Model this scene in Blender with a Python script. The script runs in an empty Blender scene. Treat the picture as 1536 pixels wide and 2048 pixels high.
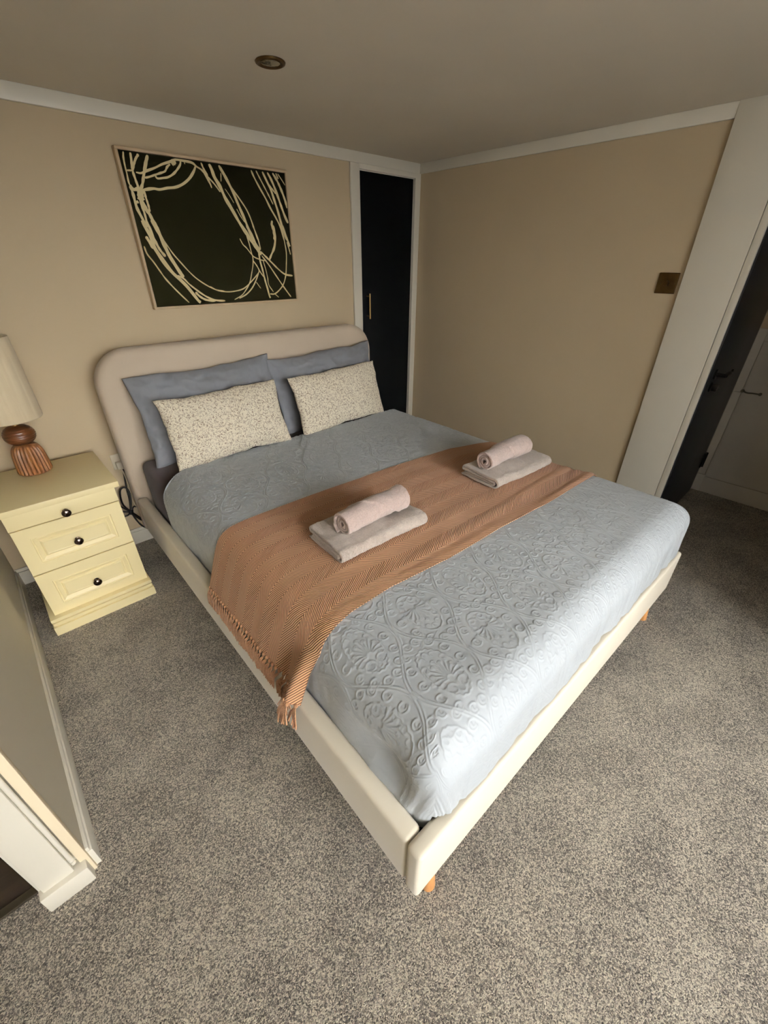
import bpy, bmesh, math, random
import numpy as np
from mathutils import Vector, Matrix, noise

random.seed(7)
rng = np.random.default_rng(7)
SC = bpy.context.scene
COL = SC.collection
PI = math.pi

# ---------------------------------------------------------------- camera
cd = bpy.data.cameras.new('camera'); cam = bpy.data.objects.new('camera', cd); COL.objects.link(cam)
CAM = Vector((-2.56215, -2.42721, 1.40598))
pitch, yaw, roll = map(math.radians, (31.1249, 42.7982, 0.1404))
fwd = Vector((math.sin(yaw)*math.cos(pitch), math.cos(yaw)*math.cos(pitch), -math.sin(pitch)))
rt = Vector((math.cos(yaw), -math.sin(yaw), 0)); up = rt.cross(fwd)
r2 = rt*math.cos(roll)+up*math.sin(roll); u2 = -rt*math.sin(roll)+up*math.cos(roll)
M = Matrix((r2, u2, -fwd)).transposed().to_4x4(); M.translation = CAM
cam.matrix_world = M
cd.sensor_fit = 'HORIZONTAL'; cd.sensor_width = 36; cd.lens = 831.988/1536*36
cd.clip_start = .02; cd.clip_end = 60
SC.camera = cam

# ---------------------------------------------------------------- light and exposure
SC.view_settings.view_transform = 'Standard'; SC.view_settings.look = 'None'
SC.view_settings.exposure = EXPO = 0.12; SC.view_settings.gamma = 1; SC.view_settings.use_curve_mapping = False
H = 1.95
world = bpy.data.worlds.new('daylight'); SC.world = world; world.use_nodes = True
wn = world.node_tree.nodes; wn['Background'].inputs[0].default_value = (.75, .87, 1, 1); wn['Background'].inputs[1].default_value = 1.0
WIN = dict(x0=-3.15, x1=-0.95, z0=.06, z1=1.88, y=-3.95)
def area(name, loc, rot, sx, sy, e, colr, spread=180):
    l = bpy.data.lights.new(name, 'AREA'); l.shape = 'RECTANGLE'; l.size = sx; l.size_y = sy; l.energy = e; l.color = colr; l.spread = math.radians(spread)
    o = bpy.data.objects.new(name, l); COL.objects.link(o); o.location = loc; o.rotation_euler = rot; return o
# bright sky above the neighbouring roofs, seen through the garden doors behind the photographer
area('daylight_sky', (-2.4, -9.5, 3.35), (math.radians(74), 0, 0), 5.0, 3.4, 3850, (1, .985, .95))
# weaker light thrown in by the ground and the buildings outside
area('daylight_ground', ((WIN['x0']+WIN['x1'])/2, WIN['y']-.14, (WIN['z0']+WIN['z1'])/2), (PI/2, 0, 0), WIN['x1']-WIN['x0'], WIN['z1']-WIN['z0'], 16, (1, .97, .92))

# ---------------------------------------------------------------- materials
def srgb(r, g, b):
    f = lambda c: (c/255)/12.92 if c/255 <= .04045 else ((c/255+.055)/1.055)**2.4
    return (f(r), f(g), f(b), 1)
class NT:
    def __init__(s, name, rough=.6, spec=.3, metal=0, sheen=0):
        s.m = bpy.data.materials.new(name); s.m.use_nodes = True; s.t = s.m.node_tree; s.n = s.t.nodes; s.b = s.n['Principled BSDF']
        s.b.inputs['Roughness'].default_value = rough; s.b.inputs['Specular IOR Level'].default_value = spec
        s.b.inputs['Metallic'].default_value = metal
        if sheen: s.b.inputs['Sheen Weight'].default_value = sheen; s.b.inputs['Sheen Roughness'].default_value = .5
    def node(s, typ, **k):
        n = s.n.new(typ)
        for a, v in k.items():
            if a.startswith('i_'):
                key = a[2:]; key = int(key) if key.isdigit() else key.replace('_', ' ')
                if isinstance(v, bpy.types.NodeSocket): s.t.links.new(v, n.inputs[key])
                else: n.inputs[key].default_value = v
            else: setattr(n, a, v)
        return n
    def math(s, op, a, b=None, c=None):
        n = s.n.new('ShaderNodeMath'); n.operation = op
        for i, v in enumerate((a, b, c)):
            if v is None: continue
            if isinstance(v, (int, float)): n.inputs[i].default_value = v
            else: s.t.links.new(v, n.inputs[i])
        return n.outputs[0]
    def link(s, a, b): s.t.links.new(a, b)
    def coord(s, kind='Object'): return s.node('ShaderNodeTexCoord').outputs[kind]
    def noise(s, vec, scale, detail=3, rough=.5, dist=0):
        n = s.node('ShaderNodeTexNoise', i_Scale=scale, i_Detail=detail, i_Roughness=rough, i_Distortion=dist); s.link(vec, n.inputs['Vector']); return n.outputs['Fac']
    def map(s, vec, scale=(1, 1, 1), rot=(0, 0, 0)):
        n = s.node('ShaderNodeMapping'); s.link(vec, n.inputs[0]); n.inputs['Scale'].default_value = scale; n.inputs['Rotation'].default_value = rot; return n.outputs[0]
    def ramp(s, fac, stops, interp='LINEAR'):
        n = s.node('ShaderNodeValToRGB'); s.link(fac, n.inputs[0]); e = n.color_ramp.elements; n.color_ramp.interpolation = interp
        while len(e) < len(stops): e.new(.5)
        for k, (p, c) in enumerate(stops): e[k].position = p; e[k].color = c
        return n.outputs[0]
    def color(s, c):
        if isinstance(c, tuple): s.b.inputs['Base Color'].default_value = c
        else: s.link(c, s.b.inputs['Base Color'])
    def bump(s, h, strength=.3, dist=.002, prev=None):
        n = s.node('ShaderNodeBump', i_Strength=strength, i_Distance=dist); s.link(h, n.inputs['Height'])
        if prev: s.link(prev, n.inputs['Normal'])
        s.link(n.outputs[0], s.b.inputs['Normal']); return n.outputs[0]
def plain(name, c, rough=.5, spec=.4, metal=0, nscale=0, nstr=.15, ndist=.001, var=.0, vs=3):
    t = NT(name, rough, spec, metal); co = t.coord()
    if var:
        f = t.noise(co, vs, 4); lo = tuple(x*(1-var) for x in c[:3])+(1,); hi = tuple(min(1, x*(1+var)) for x in c[:3])+(1,)
        t.color(t.ramp(f, [(.3, lo), (.7, hi)]))
    else: t.color(c)
    if nscale: t.bump(t.noise(co, nscale, 3), nstr, ndist)
    return t.m
MAT = {}
MAT['wall'] = plain('beige_wall_paint', srgb(199, 181, 151), .75, .2, nscale=220, nstr=.08, var=.02)
MAT['wall_grey'] = plain('grey_beige_wall_paint', srgb(214, 206, 187), .7, .2, nscale=220, nstr=.08, var=.02)
MAT['cream_paint'] = plain('cream_wall_edge_paint', srgb(232, 216, 186), .6, .3, nscale=120, nstr=.08)
MAT['ceiling'] = plain('ceiling_paint', srgb(214, 205, 188), .9, .1, nscale=160, nstr=.08, var=.02)
MAT['trim'] = plain('white_gloss_trim', srgb(226, 220, 205), .35, .5, nscale=40, nstr=.05, var=.015, vs=6)
MAT['hallwhite'] = plain('hall_white_paint', srgb(205, 200, 190), .5, .4, nscale=40, nstr=.05, var=.03, vs=6)
MAT['doordark'] = plain('blue_black_door_paint', srgb(30, 33, 38), .45, .4, nscale=60, nstr=.05)
MAT['cupdark'] = plain('navy_black_door_paint', srgb(8, 9, 11), .7, .05, nscale=60, nstr=.05)
MAT['brass'] = plain('brushed_brass', srgb(176, 142, 88), .35, .5, 1, nscale=300, nstr=.05)
MAT['antique'] = plain('antique_brass', srgb(92, 73, 46), .38, .5, 1, nscale=90, nstr=.08, var=.25, vs=25)
MAT['blackmetal'] = plain('black_metal', srgb(24, 22, 22), .35, .5, .6)
MAT['steel'] = plain('dull_steel', srgb(120, 115, 105), .35, .5, 1)
MAT['cream_cab'] = plain('cream_cabinet_laminate', srgb(246, 230, 180), .38, .45, nscale=60, nstr=.03)
MAT['cabdark'] = plain('cabinet_shadow_gap', srgb(110, 98, 70), .8, .1)
MAT['pewter'] = plain('dark_pewter', srgb(92, 80, 74), .22, .6, 1)
MAT['socket'] = plain('white_socket_plastic', srgb(222, 212, 190), .4, .5)
MAT['cableblack'] = plain('black_cable_rubber', srgb(20, 19, 20), .5, .4)
MAT['cablegrey'] = plain('pale_cable_rubber', srgb(178, 164, 140), .5, .4)
MAT['canvas'] = plain('dark_olive_canvas', srgb(26, 25, 13), .95, .02, nscale=600, nstr=.2)
MAT['paint'] = plain('cream_brush_paint', srgb(222, 205, 160), .8, .15, nscale=300, nstr=.15, var=.06, vs=18)
MAT['framewood'] = plain('pale_frame_wood', srgb(196, 174, 142), .6, .3, nscale=60, nstr=.1, var=.06, vs=20)
MAT['dirt'] = plain('dark_void_fabric', srgb(30, 27, 26), .9, .1)

t = NT('leg_beech_wood', .45, .4); co = t.map(t.coord(), (30, 30, 4)); f = t.noise(co, 3, 4, .6)
t.color(t.ramp(f, [(.3, srgb(160, 110, 62)), (.7, srgb(190, 138, 84))])); MAT['beech'] = t.m
t = NT('lamp_mango_wood', .38, .5); co = t.map(t.coord(), (26, 26, 7)); f = t.noise(co, 2.2, 5, .65, .8)
t.color(t.ramp(f, [(.25, srgb(80, 48, 24)), (.55, srgb(126, 82, 44)), (.8, srgb(160, 112, 64))])); t.bump(f, .15, .001); MAT['lampwood'] = t.m
t = NT('dark_turned_wood', .32, .5); co = t.map(t.coord(), (8, 8, 30)); f = t.noise(co, 2.2, 4, .6)
t.color(t.ramp(f, [(.3, srgb(58, 32, 16)), (.75, srgb(104, 62, 32))])); MAT['darkturned'] = t.m
t = NT('dark_board_floor', .4, .4); co = t.map(t.coord(), (2, 14, 1)); f = t.noise(co, 3, 5, .65)
t.color(t.ramp(f, [(.3, srgb(24, 18, 15)), (.7, srgb(52, 40, 32))])); MAT['darkwood'] = t.m

# carpet: twisted pile, flecked grey and cream
t = NT('flecked_grey_carpet', .95, .05, sheen=.25); co = t.coord()
v = t.node('ShaderNodeTexVoronoi', i_Scale=400.0, i_Randomness=1.0); 
dn = t.node('ShaderNodeTexNoise', i_Scale=170.0, i_Detail=2.0); t.link(co, dn.inputs['Vector'])
mx = t.node('ShaderNodeVectorMath', operation='MULTIPLY_ADD'); t.link(dn.outputs['Color'], mx.inputs[0]); mx.inputs[1].default_value = (.007, .007, .007); t.link(co, mx.inputs[2])
t.link(mx.outputs[0], v.inputs['Vector'])
bw = t.node('ShaderNodeSeparateColor'); t.link(v.outputs['Color'], bw.inputs[0])
n1 = t.noise(co, 330, 3, .65, .8); n2 = t.noise(co, 5, 4, .6)
mixf = t.math('ADD', t.math('MULTIPLY', bw.outputs[0], .42), t.math('MULTIPLY', n1, .75))
mixf = t.math('ADD', mixf, t.math('MULTIPLY', t.math('SUBTRACT', n2, .5), .34))
t.color(t.ramp(mixf, [(.34, srgb(50, 45, 41)), (.48, srgb(104, 96, 87)), (.60, srgb(163, 153, 138)), (.75, srgb(230, 220, 201))]))
h = t.math('ADD', t.math('MULTIPLY', t.math('SUBTRACT', 1, v.outputs['Distance']), .6), t.math('MULTIPLY', n1, .9))
t.bump(h, 1.0, .006); MAT['carpet'] = t.m

def fabric(name, c, rough=.85, weave=900, wstr=.25, sheen=.2, var=.03, vs=4, big=0, bigs=12):
    t = NT(name, rough, .15, sheen=sheen); co = t.coord()
    f = t.noise(co, vs, 3); lo = tuple(x*(1-var) for x in c[:3])+(1,); hi = tuple(min(1, x*(1+var)) for x in c[:3])+(1,)
    t.color(t.ramp(f, [(.3, lo), (.7, hi)]))
    t.b.inputs['Specular IOR Level'].default_value = .35 if 'matelasse' in name else .15
    p = None
    if big: p = t.bump(t.noise(co, bigs, 4, .55, .6), big, .012)
    t.bump(t.noise(co, weave, 2), wstr, .0008, p); return t.m
MAT['bedfab'] = fabric('oat_velvet_upholstery', srgb(226, 217, 198), .7, 700, .15, .35, big=.05, bigs=6)
MAT['headfab'] = fabric('greige_velvet_upholstery', srgb(196, 180, 160), .75, 700, .15, .35, big=.04, bigs=5)
MAT['sheet'] = fabric('charcoal_brown_sheet', srgb(70, 60, 60), .9, 900, .15, .1, big=.3, bigs=7)
MAT['pillow'] = fabric('slate_blue_cotton', srgb(128, 130, 136), .85, 900, .12, .15, big=.35, bigs=7)
MAT['quilt'] = fabric('pale_blue_matelasse', srgb(174, 180, 185), .5, 1100, .10, .25, var=.015, big=.10, bigs=9)
MAT['towel'] = None
def terry(name, c):
    t = NT(name, .95, .05, sheen=.5); co = t.coord()
    n1 = t.noise(co, 260, 3, .6, .8); n2 = t.noise(co, 34, 4, .6)
    f = t.math('ADD', t.math('MULTIPLY', n1, .6), t.math('MULTIPLY', n2, .4))
    t.color(t.ramp(f, [(.35, tuple(x*.74 for x in c[:3])+(1,)), (.62, c)]))
    p = t.bump(n2, .6, .006); t.bump(n1, .9, .003, p); return t.m
MAT['terry_pink'] = terry('dusty_pink_terry', srgb(197, 176, 167))
MAT['terry_grey'] = terry('warm_grey_terry', srgb(192, 179, 168))
t = NT('linen_lampshade', .9, .1, sheen=.2); co = t.coord(); n1 = t.noise(t.map(co, (12, 12, 2)), 3, 3, .5); n2 = t.noise(co, 420, 2)
t.color(t.ramp(n1, [(.3, srgb(220, 202, 170)), (.7, srgb(230, 214, 183))])); p = t.bump(n1, .25, .003); t.bump(n2, .35, .001, p)
t.b.inputs['Transmission Weight'].default_value = 0; MAT['shade'] = t.m
# boucle cushion with short taupe squiggles
t = NT('cream_boucle_with_taupe_flecks', .95, .05, sheen=.3); uv = t.coord('UV')
a1 = t.noise(uv, 84, 2, .5, 1.5); a2 = t.noise(uv, 110, 2, .5, .6)
line = t.math('LESS_THAN', t.math('ABSOLUTE', t.math('SUBTRACT', a1, .5)), .042)
msk = t.math('GREATER_THAN', a2, .47); fl = t.math('MULTIPLY', line, msk)
mixn = t.node('ShaderNodeMix', data_type='RGBA'); t.link(fl, mixn.inputs['Factor']); mixn.inputs['A'].default_value = srgb(242, 233, 212); mixn.inputs['B'].default_value = srgb(158, 138, 116)
t.color(mixn.outputs['Result']); hh = t.math('SUBTRACT', t.noise(uv, 210, 2, .6, .5), t.math('MULTIPLY', fl, .4)); t.bump(hh, .9, .0025); MAT['boucle'] = t.m
# herringbone throw
t = NT('tan_herringbone_weave', .9, .08, sheen=.2); uv = t.coord('UV'); sp = t.node('ShaderNodeSeparateXYZ'); t.link(uv, sp.inputs[0])
BW, PER = .054, .0104
tri = t.math('PINGPONG', sp.outputs['Y'], BW)
wob = t.math('MULTIPLY', t.math('SUBTRACT', t.noise(uv, 25, 2), .5), .0025)
ph = t.math('FRACT', t.math('DIVIDE', t.math('ADD', t.math('ADD', sp.outputs['X'], t.math('MULTIPLY', tri, 1.6)), wob), PER))
sw = t.math('PINGPONG', t.math('MULTIPLY', ph, 2), 1)
col = t.ramp(sw, [(.0, srgb(78, 50, 34)), (.36, srgb(112, 76, 52)), (.60, srgb(200, 152, 114)), (1, srgb(222, 176, 138))])
t.color(col); p = t.bump(sw, .55, .0022); t.bump(t.noise(uv, 700, 2), .3, .001, p); MAT['throw'] = t.m
t = NT('tan_fringe_yarn', .95, .05, sheen=.2); n1 = t.noise(t.coord(), 300, 3)
t.color(t.ramp(n1, [(.3, srgb(122, 84, 58)), (.7, srgb(186, 142, 106))])); MAT['yarn'] = t.m
t = NT('spot_lens_glass', .12, .6); t.color(srgb(150, 150, 140)); t.b.inputs['Metallic'].default_value = .85; MAT['lens'] = t.m
t = NT('window_glass', .02, .5); t.color((1, 1, 1, 1)); t.b.inputs['Transmission Weight'].default_value = 1; t.b.inputs['IOR'].default_value = 1.02; MAT['glass'] = t.m

# ---------------------------------------------------------------- mesh helpers
def mesh_obj(name, verts, faces, mat, parent=None, uv=None, smooth=False):
    me = bpy.data.meshes.new(name); verts = np.asarray(verts, dtype=np.float64)
    me.from_pydata([tuple(v) for v in verts], [], faces) if not isinstance(faces, np.ndarray) else grid_fill(me, verts, faces)
    if uv is not None:
        lay = me.uv_layers.new(name='UVMap'); idx = np.empty(len(me.loops), dtype=np.int32); me.loops.foreach_get('vertex_index', idx)
        lay.data.foreach_set('uv', np.asarray(uv, dtype=np.float32)[idx].ravel())
    if smooth: me.polygons.foreach_set('use_smooth', np.ones(len(me.polygons), dtype=bool))
    me.materials.append(MAT[mat] if isinstance(mat, str) else mat); me.update()
    o = bpy.data.objects.new(name, me); COL.objects.link(o)
    if parent: o.parent = parent
    return o
def grid_fill(me, verts, faces):
    me.vertices.add(len(verts)); me.vertices.foreach_set('co', verts.astype(np.float32).ravel())
    nf = len(faces); me.loops.add(nf*4); me.loops.foreach_set('vertex_index', faces.astype(np.int32).ravel())
    me.polygons.add(nf); me.polygons.foreach_set('loop_start', np.arange(0, nf*4, 4, dtype=np.int32))
    me.update(calc_edges=True)
def grid_faces(nu, nv, closed_u=False):
    """vertex index = i*nv + j"""
    I, J = np.meshgrid(np.arange(nu if closed_u else nu-1), np.arange(nv-1), indexing='ij'); I = I.ravel(); J = J.ravel(); K = (I+1) % nu
    return np.stack([I*nv+J, K*nv+J, K*nv+J+1, I*nv+J+1], 1)
def bm_obj(name, bm, mat, parent=None, smooth=True, auto=40):
    bmesh.ops.recalc_face_normals(bm, faces=bm.faces)
    me = bpy.data.meshes.new(name); bm.to_mesh(me); bm.free(); me.materials.append(MAT[mat] if isinstance(mat, str) else mat)
    if smooth:
        me.polygons.foreach_set('use_smooth', np.ones(len(me.polygons), dtype=bool))
        me.set_sharp_from_angle(angle=math.radians(auto))
    o = bpy.data.objects.new(name, me); COL.objects.link(o)
    if parent: o.parent = parent
    return o
def add_box(bm, x0, y0, z0, x1, y1, z1, bev=0, seg=2, mtx=None):
    tmp = bmesh.new(); bmesh.ops.create_cube(tmp, size=1)
    for v in tmp.verts: v.co = Vector((x0+(v.co.x+.5)*(x1-x0), y0+(v.co.y+.5)*(y1-y0), z0+(v.co.z+.5)*(z1-z0)))
    if bev: bmesh.ops.bevel(tmp, geom=tmp.edges[:], offset=bev, segments=seg, profile=.5, affect='EDGES')
    if mtx: bmesh.ops.transform(tmp, matrix=mtx, verts=tmp.verts)
    vm = {v: bm.verts.new(v.co) for v in tmp.verts}
    for f in tmp.faces: bm.faces.new([vm[v] for v in f.verts])
    tmp.free()
def box(name, x0, y0, z0, x1, y1, z1, mat, parent=None, bev=.002, seg=2, org=None):
    bm = bmesh.new()
    ox, oy, oz = org or (0, 0, 0)
    add_box(bm, x0-ox, y0-oy, z0-oz, x1-ox, y1-oy, z1-oz, bev, seg)
    o = bm_obj(name, bm, mat, parent)
    if org: o.location = org
    return o
def boxes(name, L, mat, parent=None, bev=0):
    bm = bmesh.new()
    for b in L: add_box(bm, *b, bev=bev)
    return bm_obj(name, bm, mat, parent)
def tube(bm, pts, r, n=8, cap=True, r_end=None):
    pts = [Vector(p) for p in pts]; rings = []
    prev = None
    for i, p in enumerate(pts):
        d = (pts[min(i+1, len(pts)-1)]-pts[max(i-1, 0)]); d = d.normalized() if d.length > 1e-9 else Vector((0, 0, 1))
        if prev is None: a = d.orthogonal().normalized()
        else: a = (prev-d*prev.dot(d)); a = a.normalized() if a.length > 1e-6 else d.orthogonal().normalized()
        prev = a; b = d.cross(a)
        rr = r(i/(len(pts)-1)) if callable(r) else (r if r_end is None else r+(r_end-r)*i/(len(pts)-1))
        rings.append([bm.verts.new(p+(a*math.cos(2*PI*k/n)+b*math.sin(2*PI*k/n))*rr) for k in range(n)])
    for i in range(len(rings)-1):
        for k in range(n): bm.faces.new([rings[i][k], rings[i][(k+1) % n], rings[i+1][(k+1) % n], rings[i+1][k]])
    if cap: bm.faces.new(rings[0][::-1]); bm.faces.new(rings[-1])
def lathe(bm, prof, n=48, mtx=None, flute=None):
    """prof: list of (r, z); flute(theta, z, r) -> r"""
    rings = []
    for r, z in prof:
        ring = []
        for k in range(n):
            th = 2*PI*k/n; rr = flute(th, z, r) if flute else r
            c = Vector((rr*math.cos(th), rr*math.sin(th), z)); ring.append(bm.verts.new(mtx @ c if mtx else c))
        rings.append(ring)
    for i in range(len(rings)-1):
        for k in range(n): bm.faces.new([rings[i][k], rings[i][(k+1) % n], rings[i+1][(k+1) % n], rings[i+1][k]])
    bm.faces.new(rings[0][::-1]); bm.faces.new(rings[-1])
def spline(pts, n):
    """Catmull-Rom through pts, n samples"""
    P = np.array(pts, float); P = np.vstack([2*P[0]-P[1], P, 2*P[-1]-P[-2]]); m = len(P)-3
    out = []
    for s in np.linspace(0, m-1e-9, n):
        i = int(s); f = s-i; a, b, c, d = P[i:i+4]
        out.append(.5*((2*b)+(-a+c)*f+(2*a-5*b+4*c-d)*f*f+(-a+3*b-3*c+d)*f**3))
    return np.array(out)
def empty(name, loc=(0, 0, 0), rz=0):
    o = bpy.data.objects.new(name, None); COL.objects.link(o); o.location = loc; o.rotation_euler = (0, 0, rz); o.empty_display_size = .1; return o
def tag(o, label, cat, group=None, kind=None):
    o['label'] = label; o['category'] = cat
    if group: o['group'] = group
    if kind: o['kind'] = kind
    return o
def struct(o): o['kind'] = 'structure'; return o

STROKES = [(3.6,[(23,584),(18,564),(16,538),(16,513),(15,478),(26,462),(39,454)]),(5.5,[(50,584),(46,551),(42,522),(45,493),(49,466)]),(5.0,[(81,582),(64,563),(51,541),(43,526)]),(3.6,[(19,522),(42,524)]),(6.5,[(118,583),(105,559),(92,531),(80,505),(68,478),(55,460)]),(5.0,[(54,519),(74,518),(96,527),(136,542),(171,558),(206,570),(235,581),(268,581),(306,578),(326,566),(352,553),(365,531),(376,505)]),(10.8,[(212,565),(232,576)]),(4.3,[(85,503),(107,509),(132,518),(158,527),(178,535),(190,550),(206,562)]),(4.6,[(131,514),(139,506),(164,510),(186,515),(211,528),(232,545),(250,564),(256,578)]),(5.8,[(321,567),(307,546),(281,519),(247,496),(210,481),(173,475),(137,467),(111,468),(78,462),(51,455)]),(15.1,[(57,467),(50,442),(48,420)]),(6.5,[(16,469),(20,449),(21,419),(23,390),(35,353),(46,324)]),(5.0,[(44,429),(44,403),(48,381),(49,353),(48,324)]),(5.0,[(69,457),(70,433),(73,404),(72,382)]),(8.6,[(49,420),(59,390),(69,373),(78,346),(91,316)]),(5.8,[(19,412),(35,416)]),(2.2,[(271,582),(273,569)]),(4.3,[(350,582),(357,562),(372,537)]),(6.5,[(52,466),(27,458),(16,472)]),(9.1,[(387,582),(396,562),(403,536),(420,508),(431,484),(442,457),(460,427),(478,396),(496,364),(519,330),(542,299),(554,282)]),(7.6,[(434,582),(452,553),(469,522),(486,488),(499,453),(513,417),(528,380),(542,339),(557,297),(565,280)]),(3.8,[(468,519),(493,489),(515,462),(543,424),(559,392),(571,354),(580,320),(589,289)]),(3.8,[(349,583),(358,558),(371,530),(381,492)]),(3.8,[(340,561),(361,541),(379,526),(398,508),(421,480)]),(4.8,[(600,581),(613,553),(635,516),(662,475),(685,433),(714,389),(736,346),(748,293)]),(3.8,[(627,582),(645,551),(668,513),(686,482),(704,450)]),(7.6,[(662,581),(681,546),(701,508),(714,468),(727,427),(737,384),(747,344),(765,294)]),(6.8,[(690,581),(708,554),(725,518),(739,481),(753,442),(768,403),(784,372)]),(3.8,[(690,534),(709,514),(726,496)]),(6.8,[(720,581),(739,557),(754,531),(769,499),(781,467),(787,439)]),(3.8,[(739,582),(751,560)]),(3.0,[(750,581),(770,559),(788,537)]),(6.8,[(687,379),(682,359),(689,330),(689,292)]),(2.0,[(493,418),(508,390),(528,363)]),(1.7,[(447,495),(465,471),(483,441)]),(2.4,[(439,554),(433,521)]),(9.1,[(28,348),(41,316),(52,285),(54,252),(72,211),(92,174),(114,142),(141,114),(166,85),(190,49),(209,19),(219,11)]),(6.1,[(47,351),(57,315),(64,278),(77,240),(96,211)]),(9.8,[(70,352),(84,323),(94,293),(105,248),(116,212),(132,177),(148,144),(159,124)]),(3.3,[(94,293),(114,258),(134,222),(162,185),(191,149),(222,118),(265,88),(312,65),(359,56)]),(6.8,[(30,289),(39,269),(49,242)]),(3.8,[(12,251),(17,221),(37,188),(56,151),(72,121),(99,84),(128,49),(160,13)]),(4.5,[(133,133),(158,119),(178,96),(205,72),(233,50),(263,31),(302,17),(350,12)]),(6.4,[(202,58),(223,36),(254,20),(302,16)]),(8.2,[(505,352),(528,317),(543,292),(565,264),(585,238),(600,225)]),(7.5,[(534,353),(554,313),(573,272),(593,243)]),(3.8,[(568,354),(582,319),(592,283),(597,246)]),(3.0,[(526,310),(534,277),(540,237),(545,208),(540,176),(526,138),(508,96),(482,63),(449,34),(404,15)]),(3.3,[(283,81),(317,63),(366,54),(412,55),(461,64),(499,85),(539,115),(568,140),(571,156)]),(3.8,[(569,143),(548,107),(517,68),(477,38),(432,20)]),(3.0,[(486,293),(499,268),(516,253),(538,227),(556,211),(589,200),(613,195)]),(3.4,[(543,197),(563,170),(576,145),(596,117)]),(5.5,[(585,238),(585,198),(594,148),(601,100),(609,62),(615,27),(620,13)]),(2.7,[(603,198),(613,153),(618,114),(620,79),(644,43)]),(3.8,[(599,219),(635,176),(668,130),(706,77),(732,43),(756,13)]),(4.6,[(595,238),(623,214),(658,184),(694,153),(732,129),(780,121)]),(6.5,[(688,359),(695,320),(691,286),(679,253),(656,220),(642,198)]),(3.5,[(728,361),(744,322),(750,282),(754,232),(745,169),(735,123),(714,80),(683,51),(650,33),(620,34)]),(6.1,[(746,362),(762,314),(777,274),(781,264)]),(3.8,[(765,285),(775,249),(780,225)]),(2.5,[(650,34),(675,14)]),(2.2,[(545,95),(568,63)])]

# ---------------------------------------------------------------- setting
YN = WIN['y']
struct(boxes('floor', [(-3.62, YN, -.05, .9, 0, 0)], 'carpet'))
struct(boxes('ceiling', [(-3.7, YN, H, 1.0, .3, H+.06)], 'ceiling'))
# back wall with the opening of the corner cupboard (x -.535 to -.045, up to z 1.875)
struct(boxes('wall_back', [(-3.7, 0, 0, -.535, .12, H), (-.535, 0, 1.875, -.03, .12, H), (-.03, 0, 0, 1.0, .12, H), (-.6, .10, 0, 0, .16, H)], 'wall'))
struct(boxes('wall_right', [(0, -1.80, 0, .0195, 0, H)], 'wall'))
struct(boxes('wall_right_front', [(-.60, YN, 0, .12, -2.93, H)], 'wall'))  # unseen wall, thickened into the room to keep window light off the hall
struct(boxes('wall_hall_end', [(.895, -3.0, 0, .98, .0, H)], 'wall'))
struct(boxes('wall_hall_side', [(.0, -1.93, 0, .895, -1.80, H)], 'wall'))
struct(boxes('wall_hall_front', [(.12, -3.0, 0, .98, -2.86, H)], 'wall'))
struct(boxes('wall_left', [(-2.915, -1.545, 0, -2.812, 0, H)], 'wall_grey'))
struct(boxes('wall_alcove', [(-3.62, -.5, 0, -2.915, -.4, H)], 'wall_grey'))
struct(boxes('wall_far_left', [(-3.7, YN, 0, -3.6, -.4, H)], 'wall'))
# front wall with window opening
W = WIN
struct(boxes('wall_front', [(-3.7, YN-.1, 0, W['x0'], YN, H), (W['x1'], YN-.1, 0, 1.0, YN, H), (W['x0'], YN-.1, 0, W['x1'], YN, W['z0']), (W['x0'], YN-.1, W['z1'], W['x1'], YN, H)], 'wall'))
w1 = struct(empty('window_1', ((W['x0']+W['x1'])/2, YN-.05, W['z0'])))
hw = (W['x1']-W['x0'])/2; hh_ = W['z1']-W['z0']
boxes('window_frame', [(-hw, -.03, 0, hw, .03, .04), (-hw, -.03, hh_-.04, hw, .03, hh_), (-hw, -.03, 0, -hw+.04, .03, hh_), (hw-.04, -.03, 0, hw, .03, hh_), (-.02, -.03, 0, .02, .03, hh_)], 'trim', w1)
boxes('window_pane', [(-hw+.04, -.003, .04, -.02, .003, hh_-.04), (.02, -.003, .04, hw-.04, .003, hh_-.04)], 'glass', w1)
# alcove: dark boards behind the partition end
struct(boxes('floor_alcove', [(-3.6, -1.50, .0, -2.915, -.5, .006)], 'darkwood'))
struct(boxes('trim_threshold', [(-3.6, -1.520, 0, -2.925, -1.498, .010)], 'steel', bev=.002))
# ceiling trims (flat white battens)
struct(boxes('trim_1', [(-2.812, -.016, H-.053, 0, 0, H)], 'trim', bev=.003))
struct(boxes('trim_2', [(-.016, -1.74, H-.053, 0, -.016, H)], 'trim', bev=.003))
# corner post at the doorway: wide board + narrow lining
struct(boxes('trim_3', [(-.02, -1.946, 0, .10, -1.735, H)], 'trim', bev=.0025))
struct(boxes('trim_4', [(-.018, -1.976, 0, .10, -1.948, H)], 'trim', bev=.003))
# skirtings
def skirting(name, x0, y0, x1, y1, axis, z=.092):
    bm = bmesh.new(); add_box(bm, x0, y0, 0, x1, y1, z-.018, .001)
    if axis == 'x': add_box(bm, x0, y0+.004, z-.018, x1, y1, z, .003)
    else: add_box(bm, x0, y0, z-.018, x1-.004, y1, z, .003)
    return struct(bm_obj(name, bm, 'trim'))
skirting('baseboard_back', -2.812, -.015, -.60, 0, 'x')
bm = bmesh.new(); add_box(bm, -2.815, -1.553, 0, -2.800, -.015, .076, .001); add_box(bm, -2.815, -1.553, .074, -2.804, -.015, .092, .004)
struct(bm_obj('baseboard_left', bm, 'trim'))
struct(boxes('baseboard_far_left', [(-3.6, YN, 0, -3.585, -1.5, .09)], 'trim', bev=.002))
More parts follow.
